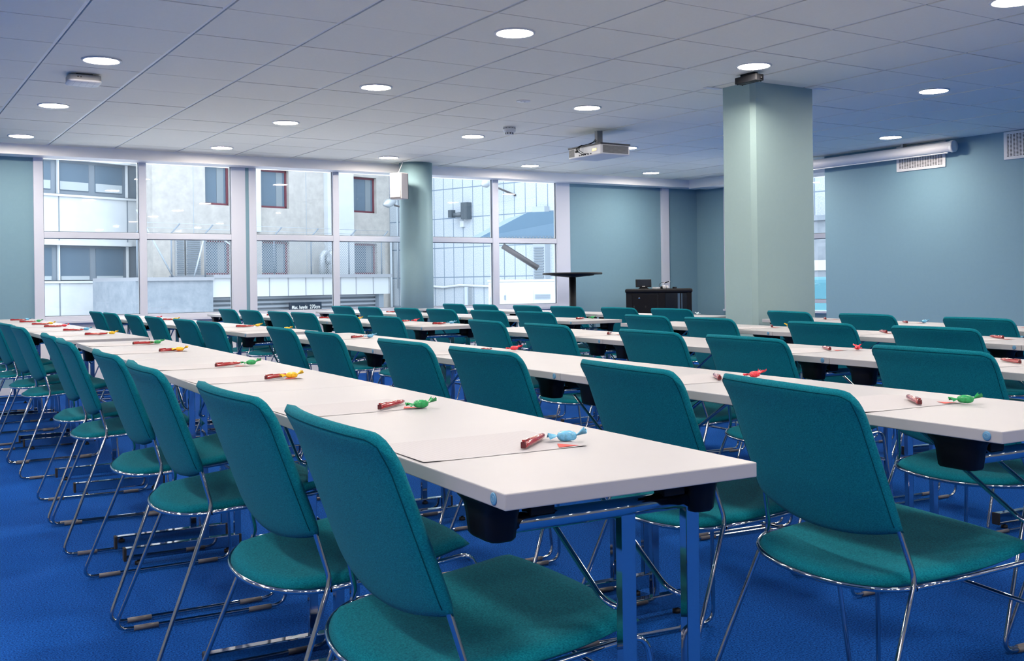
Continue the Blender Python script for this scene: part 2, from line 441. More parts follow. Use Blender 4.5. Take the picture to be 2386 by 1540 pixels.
# ------------------------------------------------------------------ table
L = 1.487; W = .43
def table_proto():
    R = empty('folding_table')
    MB().bbox(0, W, .0012, L - .0012, TOP - .0225, TOP, .0018, 2).build('tabletop', 'laminate', R)
    bd = MB().lathe([(.0085, 0), (.0085, .0012), (.007, .0018), (0, .0018)], 24, T=Matrix.Translation((0, .032, TOP - .0112)) @ Matrix.Rotation(-PI / 2, 4, 'Y')).build('badge', 'badge', R)
    q = MB(); T = Matrix.Translation((-.0021, .032, TOP - .0112)) @ Matrix.Rotation(-PI / 2, 4, 'Y')
    q.tube([(T @ Vector((.0038 * math.cos(k * PI / 8), .0038 * math.sin(k * PI / 8), -.0002))) for k in range(16)], .0004, 4, True)
    q.build('emblem', 'emblem', bd)
    for y, d in ((.105, 1), (L - .105, -1)):
        fb = MB().bbox(-.028, .39, y - .016, y + .016, .020, .066, .003).build('foot_bar', 'chrome', R)
        for xa in (-.033, .385): MB().bbox(xa, xa + .010, y - .0168, y + .0168, .0192, .0668, .002).build('end_cap', 'rubber', fb)
        for xa in (.02, .345): MB().lathe([(.013, 0), (.013, .012), (.006, .013), (.006, .022)], 12, (xa, y, 0)).build('glide', 'rubber', fb)
        for x in (.262, .383): MB().bbox(x - .0125, x + .0125, y - .0095, y + .0095, .064, .672, .002).build('leg_post', 'chrome', R)
        MB().tube([(.055, y, .680), (.412, y, .680)], .0142, 16).build('top_tube', 'chrome', R)
        for x in (.11, .345): MB().bbox(x - .02, x + .02, y - .014, y + .014, .690, TOP - .0215, .002).build('hinge_bracket', 'blackmat', R)
        for x in (.250, .371):
            p = [(x + .012, y + d * .006, .528), (x, y + d * .012, .528), (x - .012, y + d * .03, .538), (x - .012, y + d * .30, .705), (x - .012, y + d * .33, .712)]
            MB().tube(fillet(p, [.008, .015, .01], 4), .0048, 8).build('brace', 'chrome', R)
    for y in (.120, L - .120):
        for x in (.042, W - .034):
            mb = MB()
            lv = [(.661, .019, .038), (.665, .022, .041), (.695, .0245, .045), (.708, .027, .048), (.717, .033, .057), (TOP - .0222, .035, .060)]
            n = 20; vs = []
            for z, a, b in lv:
                for k in range(n):
                    th = 2 * PI * (k + .5) / n; c, s_ = math.cos(th), math.sin(th); e = 5
                    f = (abs(c) ** e + abs(s_) ** e) ** (-1 / e); vs.append((x + a * c * f, y + b * s_ * f, z))
            fs = [(i * n + k, i * n + (k + 1) % n, (i + 1) * n + (k + 1) % n, (i + 1) * n + k) for i in range(len(lv) - 1) for k in range(n)]
            fs += [tuple(reversed(range(n))), tuple(range((len(lv) - 1) * n, len(lv) * n))]
            mb.add(vs, fs, True); mb.build('corner_bumper', 'black', R)
    return R
TB = table_proto()

# rows of tables: chair-side edge x = a + b*y
NEAR = {1: (.647, .0484, 1.155), 2: (1.64, .05, 1.10), 3: (2.60, .0905, 1.0), 4: (3.63, .10, .95), 5: (4.30, .18, .79)}
FAR = {1: (.905, 0, 5.90), 2: (1.875, 0, 5.90), 3: (3.13, -.023, 5.88), 4: (4.32, -.03, 5.88), 5: (5.15, 0, 5.78)}
ROW = {1: 'nearest row', 2: 'second row', 3: 'third row', 4: 'fourth row', 5: 'farthest row'}
ORD = ['first', 'second', 'third', 'fourth', 'fifth', 'sixth', 'seventh', 'eighth', 'ninth', 'tenth', 'eleventh', 'twelfth']
used = {'t': False, 'c': False}
for r in range(1, 6):
    for far, (a, b, y0) in ((False, NEAR[r]), (True, FAR[r])):
        th = -math.atan(b); st = L * math.cos(math.atan(b))
        for k in range(3):
            if r == 5 and not far and k == 0: continue
            t = TB if not used['t'] else copy_tree(TB); used['t'] = True
            y = y0 + k * st
            t.location = (a + b * y, y, 0); t.rotation_euler = (0, 0, th)
            n = (3 - k) + (0 if far else 3)
            pl = ORD[n - 1] + ' from the window end'
            if r == 1 and not far: pl = ['first', 'second', 'third'][k] + ' from the camera end'
            tag(t, 'white folding table, %s in the %s of tables' % (pl, ROW[r]), 'table', 'white folding tables in rows')

# chairs: (x, y) of the backrest top middle
CHAIRS = {
 1: [(.62, 1.57), (.63, 2.14), (.645, 2.96), (.675, 3.62), (.70, 4.57), (.725, 5.17), (.745, 6.42), (.75, 7.03), (.75, 7.85), (.75, 8.47), (.75, 9.3)],
 2: [(1.586, 1.528), (1.614, 2.084), (1.653, 2.865), (1.685, 3.507), (1.731, 4.42), (1.763, 5.059), (1.745, 6.257), (1.745, 6.812), (1.745, 7.626), (1.745, 8.306), (1.745, 9.118), (1.745, 9.729)],
 3: [(2.60, 1.40), (2.647, 1.96), (2.723, 2.801), (2.779, 3.416), (2.86, 4.313), (2.924, 5.018), (2.857, 6.2), (2.843, 6.844), (2.826, 7.582), (2.814, 8.095), (2.798, 8.775), (2.785, 9.363)],
 4: [(3.777, 2.769), (3.845, 3.445), (3.931, 4.311), (3.993, 4.931), (4.005, 6.178), (3.986, 6.803), (3.965, 7.515), (3.947, 8.097), (3.925, 8.829), (3.907, 9.421)],
 5: [(4.751, 3.226), (4.897, 4.038), (5.027, 4.76), (5.02, 5.903), (5.02, 6.533), (5.02, 7.249), (5.02, 7.87), (5.02, 8.611), (5.02, 9.225)]}
TURN = {(2, 0): -9, (1, 0): -1, (1, 1): 1.5, (2, 1): -4}
for r, L_ in CHAIRS.items():
    for k, (x, y) in enumerate(L_):
        b = (NEAR if y < 5.6 else FAR)[r][1]
        a = -math.atan(b) + rad(TURN.get((r, k), random.uniform(-1.5, 1.5)))
        c = CH if not used['c'] else copy_tree(CH); used['c'] = True
        c.location = (x + .222 * math.cos(a), y + .222 * math.sin(a), 0); c.rotation_euler = (0, 0, a)
        n = len(L_) - k
        pl = ORD[k] + ' from the camera end' if r == 1 else ORD[n - 1] + ' from the window end'
        tag(c, 'teal upholstered chair with chrome legs, %s of the %s' % (pl, ROW[r]), 'chair', 'teal chairs along the table rows')

# ------------------------------------------------------------------ papers, pens, sweets
def sheet():
    n = 8; mb = MB(); vs = []
    for i in range(n + 1):
        for j in range(n + 1):
            u, v = i / n, j / n
            z = .0002 + .0014 * (max(0, .25 - u) / .25) ** 2 * (1 - v) + .0012 * (max(0, u - .7) / .3) ** 2
            vs.append((u * .297, v * .21, z))
    for s_ in (0, 1):
        vv = vs if s_ == 0 else [(x, y, z + .0003) for x, y, z in vs]
        fs = [(i * (n + 1) + j, (i + 1) * (n + 1) + j, (i + 1) * (n + 1) + j + 1, i * (n + 1) + j + 1) for i in range(n) for j in range(n)]
        mb.add(vv, fs, True)
    o = mb.build('paper_sheet', 'paper')
    MB().prism([(.245, .006), (.283, .006), (.262, .040)], .0017, .0019).build('printed_mark', 'redink', o)
    return o
def pen():
    R = empty('pen'); mb = MB(); n = 12; pr = []
    for x, k in ((0, .86), (.004, 1), (.08, 1), (.105, .92), (.125, .72), (.136, .42), (.1395, .12)):
        for q in range(n):
            th = 2 * PI * q / n; rr = .0066 * (1 + .13 * math.cos(3 * th)) * k
            pr.append((x, rr * math.sin(th), .0068 + rr * math.cos(th)))
    m_ = 7
    fs = [(i * n + q, i * n + (q + 1) % n, (i + 1) * n + (q + 1) % n, (i + 1) * n + q) for i in range(m_ - 1) for q in range(n)] + [tuple(range(n)), tuple(reversed(range((m_ - 1) * n, m_ * n)))]
    mb.add(pr, fs, True); mb.build('barrel', 'redpen', R)
    MB().bbox(-.003, .001, -.005, .005, .001, .0125, .0012).build('push_button', 'pendark', R)
    MB().bbox(-.001, .034, -.003, .003, .0135, .0162, .0008).box(0, .005, -.0025, .0025, .012, .0140).build('clip', 'redpen', R)
    MB().tube([(.083 + .008 * math.cos(a), .0042 * math.sin(a), .01415 - .0022 * abs(math.sin(a))) for a in [2 * PI * k / 16 for k in range(16)]], .0006, 5, True).box(.077, .089, -.0006, .0006, .0138, .01445).build('printed_logo', 'ink', R)
    return R
def sweet(col):
    R = empty('wrapped_sweet'); mt = 'candy_' + col
    mb = MB(); n = 14; pr = []
    rg = random.Random(col)
    prof = [(-.0165, .0025), (-.0145, .0066), (-.0105, .0088), (-.004, .0097), (.004, .0096), (.0105, .0087), (.0145, .0064), (.0165, .0025)]
    for x, rr in prof:
        for q in range(n):
            th = 2 * PI * q / n; e = 2.8; c, s_ = math.cos(th), math.sin(th)
            f = (abs(c) ** e + abs(s_) ** e) ** (-1 / e) * rg.uniform(.90, 1.08); pr.append((x + rg.uniform(-.0008, .0008), rr * c * f, .0086 + rr * .88 * s_ * f))
    fs = [(i * n + q, i * n + (q + 1) % n, (i + 1) * n + (q + 1) % n, (i + 1) * n + q) for i in range(len(prof) - 1) for q in range(n)]
    mb.add(pr, fs, True); mb.build('body', mt, R)
    for sg in (1, -1):
        mb = MB(); m_ = 17; vs = []
        for i in range(6):
            u = i / 5; x = sg * (.0150 + .0175 * u)
            for q in range(m_):
                v = -1 + 2 * q / (m_ - 1); ww = .0022 + .0150 * u ** .75
                z = .0088 + .0034 * u * math.sin(q * 2.6 + sg) + .0050 * u * (1 if sg > 0 else .2) + .0065 * u * abs(v) * (1 if sg > 0 else -.35)
                vs.append((x + sg * (.0026 * math.sin(q * 2.1) - .004 * v * v) * u, v * ww, max(.0012, z)))
        fs = [(i * m_ + q, (i + 1) * m_ + q, (i + 1) * m_ + q + 1, i * m_ + q + 1) for i in range(5) for q in range(m_ - 1)]
        mb.add(vs, fs, True)
        mb.add([(x, y, z + .0005) for x, y, z in vs], fs, True)
        mb.build('twisted_end', mt, R)
    return R
PAPER, PEN = sheet(), pen()
SWEET = {c: sweet(c) for c in ('blue', 'green', 'yellow', 'red', 'pale')}
fresh = {'paper': True, 'pen': True, **{c: True for c in SWEET}}
# place: row, pen end (x, y), colour of the sweet (None: hidden or lost), sweet offset, angle of pen, angle of sweet
PL = [
 (1, .912, 1.440, 'blue', (.105, .027), 40, -35), (1, .948, 2.075, 'green', (.088, -.022), 38, -8), (1, .990, 2.945, 'yellow', (.078, .004), 34, -12),
 (1, 1.012, 3.52, 'green', (.125, .018), 30, 0), (1, 1.06, 4.50, 'yellow', (.085, .01), 22, -25), (1, 1.095, 5.16, 'green', (.11, .0), 18, 20),
 (1, 1.085, 6.40, 'yellow', (.15, .02), -5, 10), (1, 1.085, 7.15, 'blue', (.14, .02), -8, 0), (1, 1.085, 7.95, 'red', (.13, .01), -8, 0), (1, 1.08, 8.55, 'yellow', (.13, .02), -8, 0),
 (1, 1.07, 9.25, 'green', (.14, .02), -8, 10), (1, 1.07, 9.85, 'blue', (.13, .02), -8, 0),
 (2, 1.888, 1.425, 'green', (.100, -.040), 50, -42), (2, 1.96, 2.10, 'red', (.13, .0), 55, 0), (2, 2.06, 3.55, 'red', (.15, .0), 40, 0),
 (2, 2.09, 4.90, 'blue', (.10, .0), 35, 20), (2, 2.08, 6.15, 'yellow', (.12, .0), 10, 0), (2, 2.09, 6.80, 'yellow', (.15, .02), 0, 30), (2, 2.09, 8.75, 'yellow', (.10, .0), 0, 0), (2, 2.08, 9.30, 'red', (.10, .0), 0, 0),
 (3, 3.02, 1.90, 'yellow', (.075, -.035), 60, 20), (3, 3.08, 2.70, 'red', (.10, -.045), 55, 40), (3, 3.20, 4.24, 'green', (.10, -.03), 45, 20), (3, 3.20, 6.15, 'blue', (.15, .02), 15, 0), (3, 3.22, 6.75, 'red', (.15, .0), 10, 30),
 (3, 3.16, 7.55, 'yellow', (.12, .0), 0, 0), (3, 3.13, 8.0, 'green', (.15, .0), 0, 0), (3, 3.10, 8.60, 'yellow', (.13, .0), 0, 0), (3, 3.06, 9.20, 'blue', (.13, .0), 0, 0),
 (4, 4.19, 2.70, 'blue', (.105, -.045), 60, 10), (4, 4.24, 3.36, 'red', (.07, -.02), 55, 30), (4, 4.34, 4.20, 'yellow', (.10, -.03), 48, 60), (4, 4.36, 6.15, 'green', (.14, .0), 25, 20), (4, 4.24, 9.1, 'green', (.12, .0), 0, 0),
 (5, 5.15, 3.26, None, 0, 55, 0), (5, 5.23, 4.0, 'blue', (.09, -.05), 50, 0), (5, 5.37, 4.74, None, 0, 48, 0), (5, 5.40, 6.15, 'pale', (.11, -.01), 25, 60), (5, 5.38, 7.15, 'yellow', (.13, .0), 20, 0), (5, 5.37, 8.45, None, 0, 0, 0)]
cnt = {}
for row in PL: cnt[row[0]] = cnt.get(row[0], 0) + 1
seen = {}
def take(kind, proto):
    if fresh[kind]: fresh[kind] = False; return proto
    return copy_tree(proto)
for (r, x, y, colr, off, pa, sa) in PL:
    k = seen.get(r, 0); seen[r] = k + 1
    a, b, y0 = (NEAR if y < 5.6 else FAR)[r]
    th = -math.atan(b)
    x = max(min(x, a + b * y + W - .16), a + b * y + .19)
    n = cnt[r] - k
    pl = (ORD[k] + ' place from the camera end') if r == 1 else (ORD[n - 1] + ' laid place from the window end')
    p = take('paper', PAPER)
    ja = rad(random.uniform(-2, 2)); p.rotation_euler = (0, 0, th + ja)
    ex = a + b * y + .004
    p.location = (ex + .003, y - .004 - (x - ex) * math.sin(ja + th) * 0 - .008 * (1 if r == 1 else .5), TOP + .0002)
    tag(p, 'ruled white sheet at the %s, %s' % (pl, ROW[r]), 'paper', 'ruled sheets on the tables')
    q = take('pen', PEN)
    q.scale = (.86, .9, .9); q.location = (x, y, TOP + .0022); q.rotation_euler = (0, 0, rad(pa))
    tag(q, 'red pen at the %s, %s' % (pl, ROW[r]), 'pen', 'red pens on the tables')
    if colr:
        s_ = take(colr, SWEET[colr])
        s_.location = (x + off[0], y + off[1], TOP + .0024); s_.rotation_euler = (0, 0, rad(sa))
        tag(s_, '%s wrapped sweet at the %s, %s' % ('pale blue' if colr in ('blue', 'pale') else colr, pl, ROW[r]), 'sweet', 'wrapped sweets on the tables')

# ------------------------------------------------------------------ ceiling lights
def lamp_proto():
    R = empty('ceiling_downlight')
    MB().lathe([(.098, -.0005), (.099, -.006), (.104, -.0075), (.112, -.006), (.114, .0), (.113, .001)], 40).build('trim_ring', 'white', R)
    MB().lathe([(.0985, -.002), (.0985, -.0035), (0, -.0035)], 40).build('diffuser', 'lamp', R)
    return R
LP = lamp_proto(); first = True
LX = [1.255, 3.055, 4.865, 6.69, 8.52]; LY = [3.07, 4.86, 6.68, 8.50, 10.34]
lampnames = {(1, 3.07): 0}
for ix, x in enumerate([-4.145, -2.345, -.545] + LX):
    for iy, y in enumerate([-4.1, -2.3, -.53, 1.27] + LY):
        if x > 8 and y < 6: continue
        if x > 9: continue
        o = LP if first else copy_tree(LP); first = False
        o.location = (x, y, CEIL - .001)
        inx, iny = ix - 3, iy - 4
        if inx >= 0 and iny >= 0:
            lab = 'round ceiling downlight, %s line from the window wall, %s from the left' % (ORD[4 - iny], ORD[inx])
        else:
            lab = 'round ceiling downlight outside the view, line %s, column %s' % (ORD[iy], ORD[ix])
        tag(o, lab, 'ceiling light', 'round ceiling downlights')

# ------------------------------------------------------------------ projector
pr = empty('projector', (5.733, 7.70, 2.150), 0, 'white projector with grey grilles hanging from the ceiling', 'projector')
MB().bbox(-.165, .165, -.25, .25, 0, .092, .012, 3).build('body', 'white', pr)
MB().bbox(-.168, .168, -.253, .253, .090, .103, .003).build('top_cover', 'dgrey', pr)
def grille(nm, T, w, h, nx, nz, par):
    mb = MB(); mb.box(-w / 2, w / 2, -h / 2, h / 2, 0, .001, 0, T)
    for i in range(nx):
        for j in range(nz):
            cx, cz = -w / 2 + (i + .5) * w / nx, -h / 2 + (j + .5) * h / nz
            mb.box(cx - w / nx * .36, cx + w / nx * .36, cz - h / nz * .3, cz + h / nz * .3, .001, .0016, 1, T)
    return mb.build(nm, ['grey', 'dgrey'], par)
grille('side_grille', Matrix.Translation((.0, -.2505, .047)) @ Matrix.Rotation(PI / 2, 4, 'X'), .285, .068, 40, 12, pr)
grille('rear_grille', Matrix.Translation((-.1655, .195, .047)) @ Matrix.Rotation(-PI / 2, 4, 'Y') @ Matrix.Rotation(PI / 2, 4, 'Z'), .085, .066, 14, 12, pr)
pp = MB()
for k, yy in enumerate((.07, .04, .01, -.02, -.06, -.10)): pp.bbox(-.168, -.164, yy - .009, yy + .009, .012, .024, .001)
pp.bbox(-.176, -.164, .10, .13, .048, .068, .003); pp.bbox(-.17, -.16, .112, .128, .074, .094, .002)
pp.build('connector_panel', 'black', pr)
MB().box(-.1662, -.1655, -.19, -.12, .035, .060).build('yellow_sticker', 'candy_yellow', pr)['label'] = 'yellow sticker'
MB().box(-.03, .0, -.02, .02, .10, CEIL - 2.147 + .005).box(0, .03, -.02, .0, .10, CEIL - 2.147 + .005).bbox(-.06, .06, -.06, .06, .10, .112, .003).build('ceiling_mount', 'grey', pr)
cb = MB()
cb.tube(fillet([(-.02, -.01, .18), (-.03, 0, .15), (-.10, .04, .112), (-.19, .05, .10), (-.20, .055, .05), (-.185, .0, .018), (-.168, -.02, .018)], .02), .0035, 6)
cb.tube(fillet([(-.02, .01, .18), (-.05, .02, .14), (-.12, .06, .114), (-.19, .02, .105), (-.205, .03, .06), (-.19, -.04, .02), (-.168, -.06, .02)], .02), .003, 6)
cb.tube(fillet([(-.17, .115, .058), (-.2, .08, .06), (-.195, .06, .09), (-.12, .05, .113)], .02), .003, 6)
cb.build('cable', 'black', pr)

# smoke detector, flush sensor, access point, black ceiling sensor
d = empty('smoke_detector', (4.868, 7.855, CEIL), 0, 'white smoke detector on the ceiling left of the projector', 'smoke detector')
MB().lathe([(.056, 0), (.056, -.010), (.052, -.012), (.056, -.016), (.056, -.040), (.044, -.046)], 32).build('base', 'white', d)
MB().lathe([(.038, -.044), (.036, -.066), (.026, -.070), (0, -.070)], 24).build('sensing_chamber', 'white', d)
sl = MB()
for k in range(10):
    T = Matrix.Rotation(2 * PI * k / 10, 4, 'Z'); sl.box(.0362, .0378, -.004, .004, -.064, -.05, 0, T)
for k in range(12):
    T = Matrix.Rotation(2 * PI * k / 12, 4, 'Z'); sl.box(.0525, .0555, -.009, .009, -.014, -.010, 0, T)
sl.build('vent_slot', 'dgrey', d)
d = empty('flush_sensor', (4.262, 6.671, CEIL), 0, 'small flat white sensor disc in the ceiling', 'sensor')
MB().lathe([(.055, .001), (.055, -.003), (.050, -.0055), (0, -.0055)], 32).build('disc', 'white', d)
MB().lathe([(.008, -.0055), (.008, -.0065), (0, -.0065)], 12, (.015, .005, 0)).box(-.025, -.01, -.003, .003, -.0062, -.005).build('mark', 'grey', d)
d = empty('wireless_access_point', (1.245, 7.22, CEIL - .058), rad(-2), 'white square wireless access point under the ceiling tiles', 'access point')
ap = MB(); n = 40
def sq(a, e=7):
    o = []
    for k in range(n):
        th = 2 * PI * k / n; c, s_ = math.cos(th), math.sin(th); f = (abs(c) ** e + abs(s_) ** e) ** (-1 / e); o.append((a * c * f, a * s_ * f))
    return o
lv = [(0, .092), (.004, .100), (.012, .102)]
vs = [(x, y, z) for z, a in lv for x, y in sq(a)]
fs = [(i * n + k, i * n + (k + 1) % n, (i + 1) * n + (k + 1) % n, (i + 1) * n + k) for i in range(2) for k in range(n)] + [tuple(reversed(range(n))), tuple(range(2 * n, 3 * n))]
ap.add(vs, fs, True); cov = ap.build('cover', 'white', d)
gr = MB()
for k in range(1, 5): gr.box(-.09, .09, -.10 + k * .04 - .0005, -.10 + k * .04 + .0005, -.0004, .0004); gr.box(-.10 + k * .04 - .0005, -.10 + k * .04 + .0005, -.09, .09, -.0004, .0004)
gr.build('cover_line', 'grey', cov)
bb = MB(); vs = [(x, y, z) for z, a in ((.0118, .0985), (.045, .0985)) for x, y in sq(a)]
bb.add(vs, [(k, (k + 1) % n, n + (k + 1) % n, n + k) for k in range(n)] + [tuple(range(n, 2 * n))], True); bb.build('base', 'grey', d)
MB().box(-.05, .05, -.05, .05, .045, .062).build('bracket', 'dgrey', d)
MB().box(-.05, -.04, -.0995, -.098, .028, .034).box(-.03, -.025, -.0995, -.098, .026, .034).build('port', 'black', d)
d = empty('ceiling_motion_sensor', (5.02, 5.06, CEIL), rad(0), 'black box-shaped sensor on the ceiling beside the square pillar', 'sensor')
bs = MB().bbox(-.035, .035, -.10, .10, -.062, -.018, .004)
bs.build('housing', 'blackmat', d)
MB().box(-.02, .02, -.06, .06, -.02, .002).build('bracket', 'black', d)
MB().box(-.018, .018, -.03, .03, -.0632, -.0618).build('lens_window', 'screen', d)
kk = MB()
for yy in (.085, -.085): kk.lathe([(.004, -.067), (.004, -.061)], 8, (.022, yy, 0)); kk.lathe([(.004, -.067), (.004, -.061)], 8, (-.022, yy, 0))
kk.cyl((.0, -.10, -.045), (.004, -.118, -.045), .005, 8); kk.build('screw', 'black', d)

# loudspeaker with its cable
d = empty('wall_loudspeaker', (5.055, 10.48, 2.095), math.atan2(-.49, -.80) + PI / 2 - rad(6), 'white loudspeaker mounted beside the top of the round column', 'loudspeaker')
MB().bbox(-.082, .082, -.065, .055, -.145, .145, .008, 3).build('cabinet', 'offwhite', d)
MB().bbox(-.074, .074, -.0715, -.062, -.128, .128, .004).build('front_grille', 'offwhite', d)
MB().prism([(-.050, -.083), (.0, -.083), (.006, -.077), (-.044, -.077)], 0, .0008, T=Matrix.Translation((0, -.0717, 0)) @ Matrix.Rotation(PI / 2, 4, 'X')).build('logo_strip', 'grey', d)
MB().box(-.076, .076, .054, .066, -.140, .140).build('rear_cover', 'dgrey', d)
MB().box(-.015, .015, .060, .135, -.03, .03).build('bracket', 'offwhite', d)
tag(MB().tube([(5.06, 10.53, 2.24), (5.09, 10.55, 2.27), (5.165, 10.60, CEIL)], .004, 6).build('speaker_cable', 'white'), 'white cable running from the loudspeaker up to the ceiling', 'cable')

# projection screen case
d = empty('projection_screen', (9.09, 7.6, 2.302), 0, 'rolled-up white projection screen in a long tubular case', 'projection screen')
n = 24; prof = [(.056 * math.cos(2 * PI * k / n), .053 * math.sin(2 * PI * k / n)) for k in range(n)]
mb = MB(); vs = [(px, yy, pz) for yy in (-1.20, 1.24) for px, pz in prof]
mb.add(vs, [(k, (k + 1) % n, n + (k + 1) % n, n + k) for k in range(n)], True); mb.build('case', 'white', d)
for yy, sg in ((-1.20, -1), (1.24, 1)):
    e = MB(); e.lathe([(.059, 0), (.059, .030), (.054, .036), (0, .0365)], 24, T=Matrix.Translation((0, yy - sg * .008, 0)) @ Matrix.Rotation(-sg * PI / 2 if sg > 0 else PI / 2, 4, 'X'))
    e.build('end_cap', 'white', d)
MB().box(-.008, .008, -1.15, 1.20, -.062, -.050).build('bottom_bar', 'white', d)
for yy in (-.62, .70): MB().box(-.012, .05, yy - .012, yy + .012, .045, CEIL - 2.302).box(.03, .10, yy - .012, yy + .012, .02, .035).build('bracket', 'grey', d)

# ventilation grilles on the screen wall
def vent(y0, y1, label):
    w_, z0, z1 = (y1 - y0), 2.12, CEIL - .008
    o = empty('ventilation_grille', (XS - .001, (y0 + y1) / 2, (z0 + z1) / 2), 0, label, 'vent', 'ventilation grilles on the screen wall')
    h_ = z1 - z0
    mb = MB(); mb.bbox(-.014, .002, -w_ / 2, w_ / 2, -h_ / 2, h_ / 2, .004); mb.build('frame', 'white', o)
    sl = MB(); nx, nz = int(w_ / .0335), 17
    for i in range(nx):
        for j in range(nz):
            cy = -w_ / 2 + .03 + (i + .5) * (w_ - .06) / nx; cz = -h_ / 2 + .026 + (j + .5) * (h_ - .05) / nz
            sl.box(-.0146, -.0138, cy - .0108, cy + .0108, cz - .0036, cz + .0036)
    sl.build('slot', 'dgrey', o)
vent(6.548, 7.133, 'white slotted ventilation grille behind the projection screen')
vent(5.0, 5.916, 'white slotted ventilation grille at the right edge of the photo')

# bar table
d = empty('bar_table', (7.335, 10.42, 0), 0, 'tall round black bar table by the back wall', 'bar table')
MB().lathe([(.358, 1.102), (.364, 1.108), (.364, 1.122), (.358, 1.128), (0, 1.128)], 64).build('table_top', 'blackmat', d)
MB().lathe([(.045, 1.07), (.26, 1.092), (.27, 1.103)], 40).box(-.24, .24, -.03, .03, 1.085, 1.104).build('top_plate', 'blackmat', d)
MB().lathe([(.042, .03), (.042, 1.085)], 24).build('pole', 'blackmat', d)
MB().lathe([(.27, 0), (.27, .012), (.06, .035), (.042, .06)], 40).build('base_plate', 'blackmat', d)

# media cabinet with things on it
CBX0, CBX1, CBY, CBZ = 0, .82, 0, .915
CB_A = rad(-39.8); CBM = Matrix.Translation((8.48, 10.17, 0)) @ Matrix.Rotation(CB_A, 4, 'Z')
def cbp(x, y, z=None): return CBM @ Vector((x, y, CBZ if z is None else z))
d = empty('media_cabinet', cbp(0, .26, 0), CB_A, 'black media cabinet with glass door in the back corner', 'cabinet')
hw = (CBX1 - CBX0) / 2
mb = MB(); mb.box(-hw, -.005, -.245, .26, .02, CBZ - .045)
mb.box(-.005, hw, .20, .26, .02, CBZ - .045); mb.box(-.005, .03, -.245, .26, .02, CBZ - .045); mb.box(hw - .03, hw, -.245, .26, .02, CBZ - .045); mb.box(0, hw, -.24, .26, .02, .06); mb.box(0, hw, -.20, .2, .60, .615)
for xx in (-hw + .05, hw - .05):
    for yy in (-.2, .2): mb.lathe([(.02, 0), (.02, .025)], 10, (xx, yy, 0))
mb.build('body', 'blackmat', d)
MB().bbox(-hw - .012, hw + .012, -.27, .27, CBZ - .05, CBZ, .018, 3).build('top', 'blackmat', d)
dr = MB().bbox(-hw + .075, -.03, -.253, -.243, .05, CBZ - .07, .003).build('door', 'black', d)
MB().lathe([(.012, 0), (.012, .006), (0, .007)], 14, T=Matrix.Translation((-hw + .165, -.253, CBZ - .115)) @ Matrix.Rotation(PI / 2, 4, 'X')).build('lock', 'chrome', dr)
for xx in (-hw + .10, -hw + .245): MB().box(xx - .008, xx + .008, -.2545, -.2525, CBZ - .235, CBZ - .21).build('vent_slot', 'rubber', dr)
gd = MB().box(.03, hw - .03, -.252, -.246, .06, CBZ - .055).build('glass_door', 'screen', d)
fr_ = MB()
for xa, xb in ((.0, .08), (hw - .06, hw)): fr_.bbox(xa, xb, -.258, -.243, .05, CBZ - .052, .003)
fr_.bbox(.08, hw - .06, -.258, -.243, .58, .66, .003); fr_.build('door_frame', 'black', gd)
MB().box(.235, .262, -.2565, -.252, .66, CBZ - .06).box(.28, .292, -.2565, -.252, .66, CBZ - .06).build('door_strip', 'o_roof', gd)
d = empty('touch_panel', cbp(-.19, .14), CB_A + rad(4), 'black touch control panel tilted on the media cabinet', 'touch panel')
T = Matrix.Translation((0, 0, .022)) @ Matrix.Rotation(rad(-22), 4, 'X')
MB().bbox(-.10, .10, -.008, .008, 0, .105, .004, T=T).build('housing', 'black', d)
MB().box(-.085, .085, -.0095, -.0078, .014, .095, 0, T).build('screen', 'screen', d)
MB().box(-.018, .018, -.0097, -.008, .005, .009, 0, T).build('status_strip', 'ink', d)
MB().bbox(-.06, .06, -.05, .05, 0, .010, .004).bbox(-.05, .05, .0, .03, .008, .035, .004).build('stand', 'blackmat', d)
tag(MB().bbox(-.03, .03, -.045, .045, 0, .020, .003).build('adapter_box', 'white', None, cbp(-.03, .12)), 'small flat white box on the media cabinet', 'box')
d = empty('headset', cbp(.075, .12), CB_A + rad(10), 'white headset with a cable lying on the media cabinet', 'headset')
MB().bbox(-.030, .010, -.03, .03, 0, .042, .012, 3).bbox(.02, .045, -.03, .03, 0, .038, .010, 3).build('ear_cup', 'white', d)
MB().tube(fillet([(-.02, 0, .04), (-.01, 0, .075), (.02, 0, .085), (.05, 0, .06), (.07, .0, .095)], .02), .004, 8).build('headband', 'white', d)
MB().bbox(.02, .085, -.006, .006, .062, .074, .003, T=Matrix.Rotation(rad(-18), 4, 'Y')).bbox(-.055, -.02, -.02, .02, 0, .03, .008).build('microphone', 'black', d)
MB().tube(fillet([(-.06, 0, .01), (-.075, 0, .05), (-.04, 0, .08), (.0, 0, .075)], .03), .0022, 6).build('cable', 'black', d)
tag(MB().bbox(-.02, .02, -.02, .02, 0, .022, .003).build('connector_box', 'black', None, cbp(.20, .12)), 'small black connector box beside the white headset', 'box')

# ------------------------------------------------------------------ outdoors
def frame_of(P, ang):    # local x along the facade, local -y towards the room
    return Matrix.Translation(P) @ Matrix.Rotation(ang, 4, 'Z')
GZ = -3.2
tag(MB().box(-60, 90, -60, 110, GZ - .3, GZ).build('ground', 'o_ground'), 'unseen yard outside the windows, whitened to bounce daylight indoors', 'ground', None, 'structure')
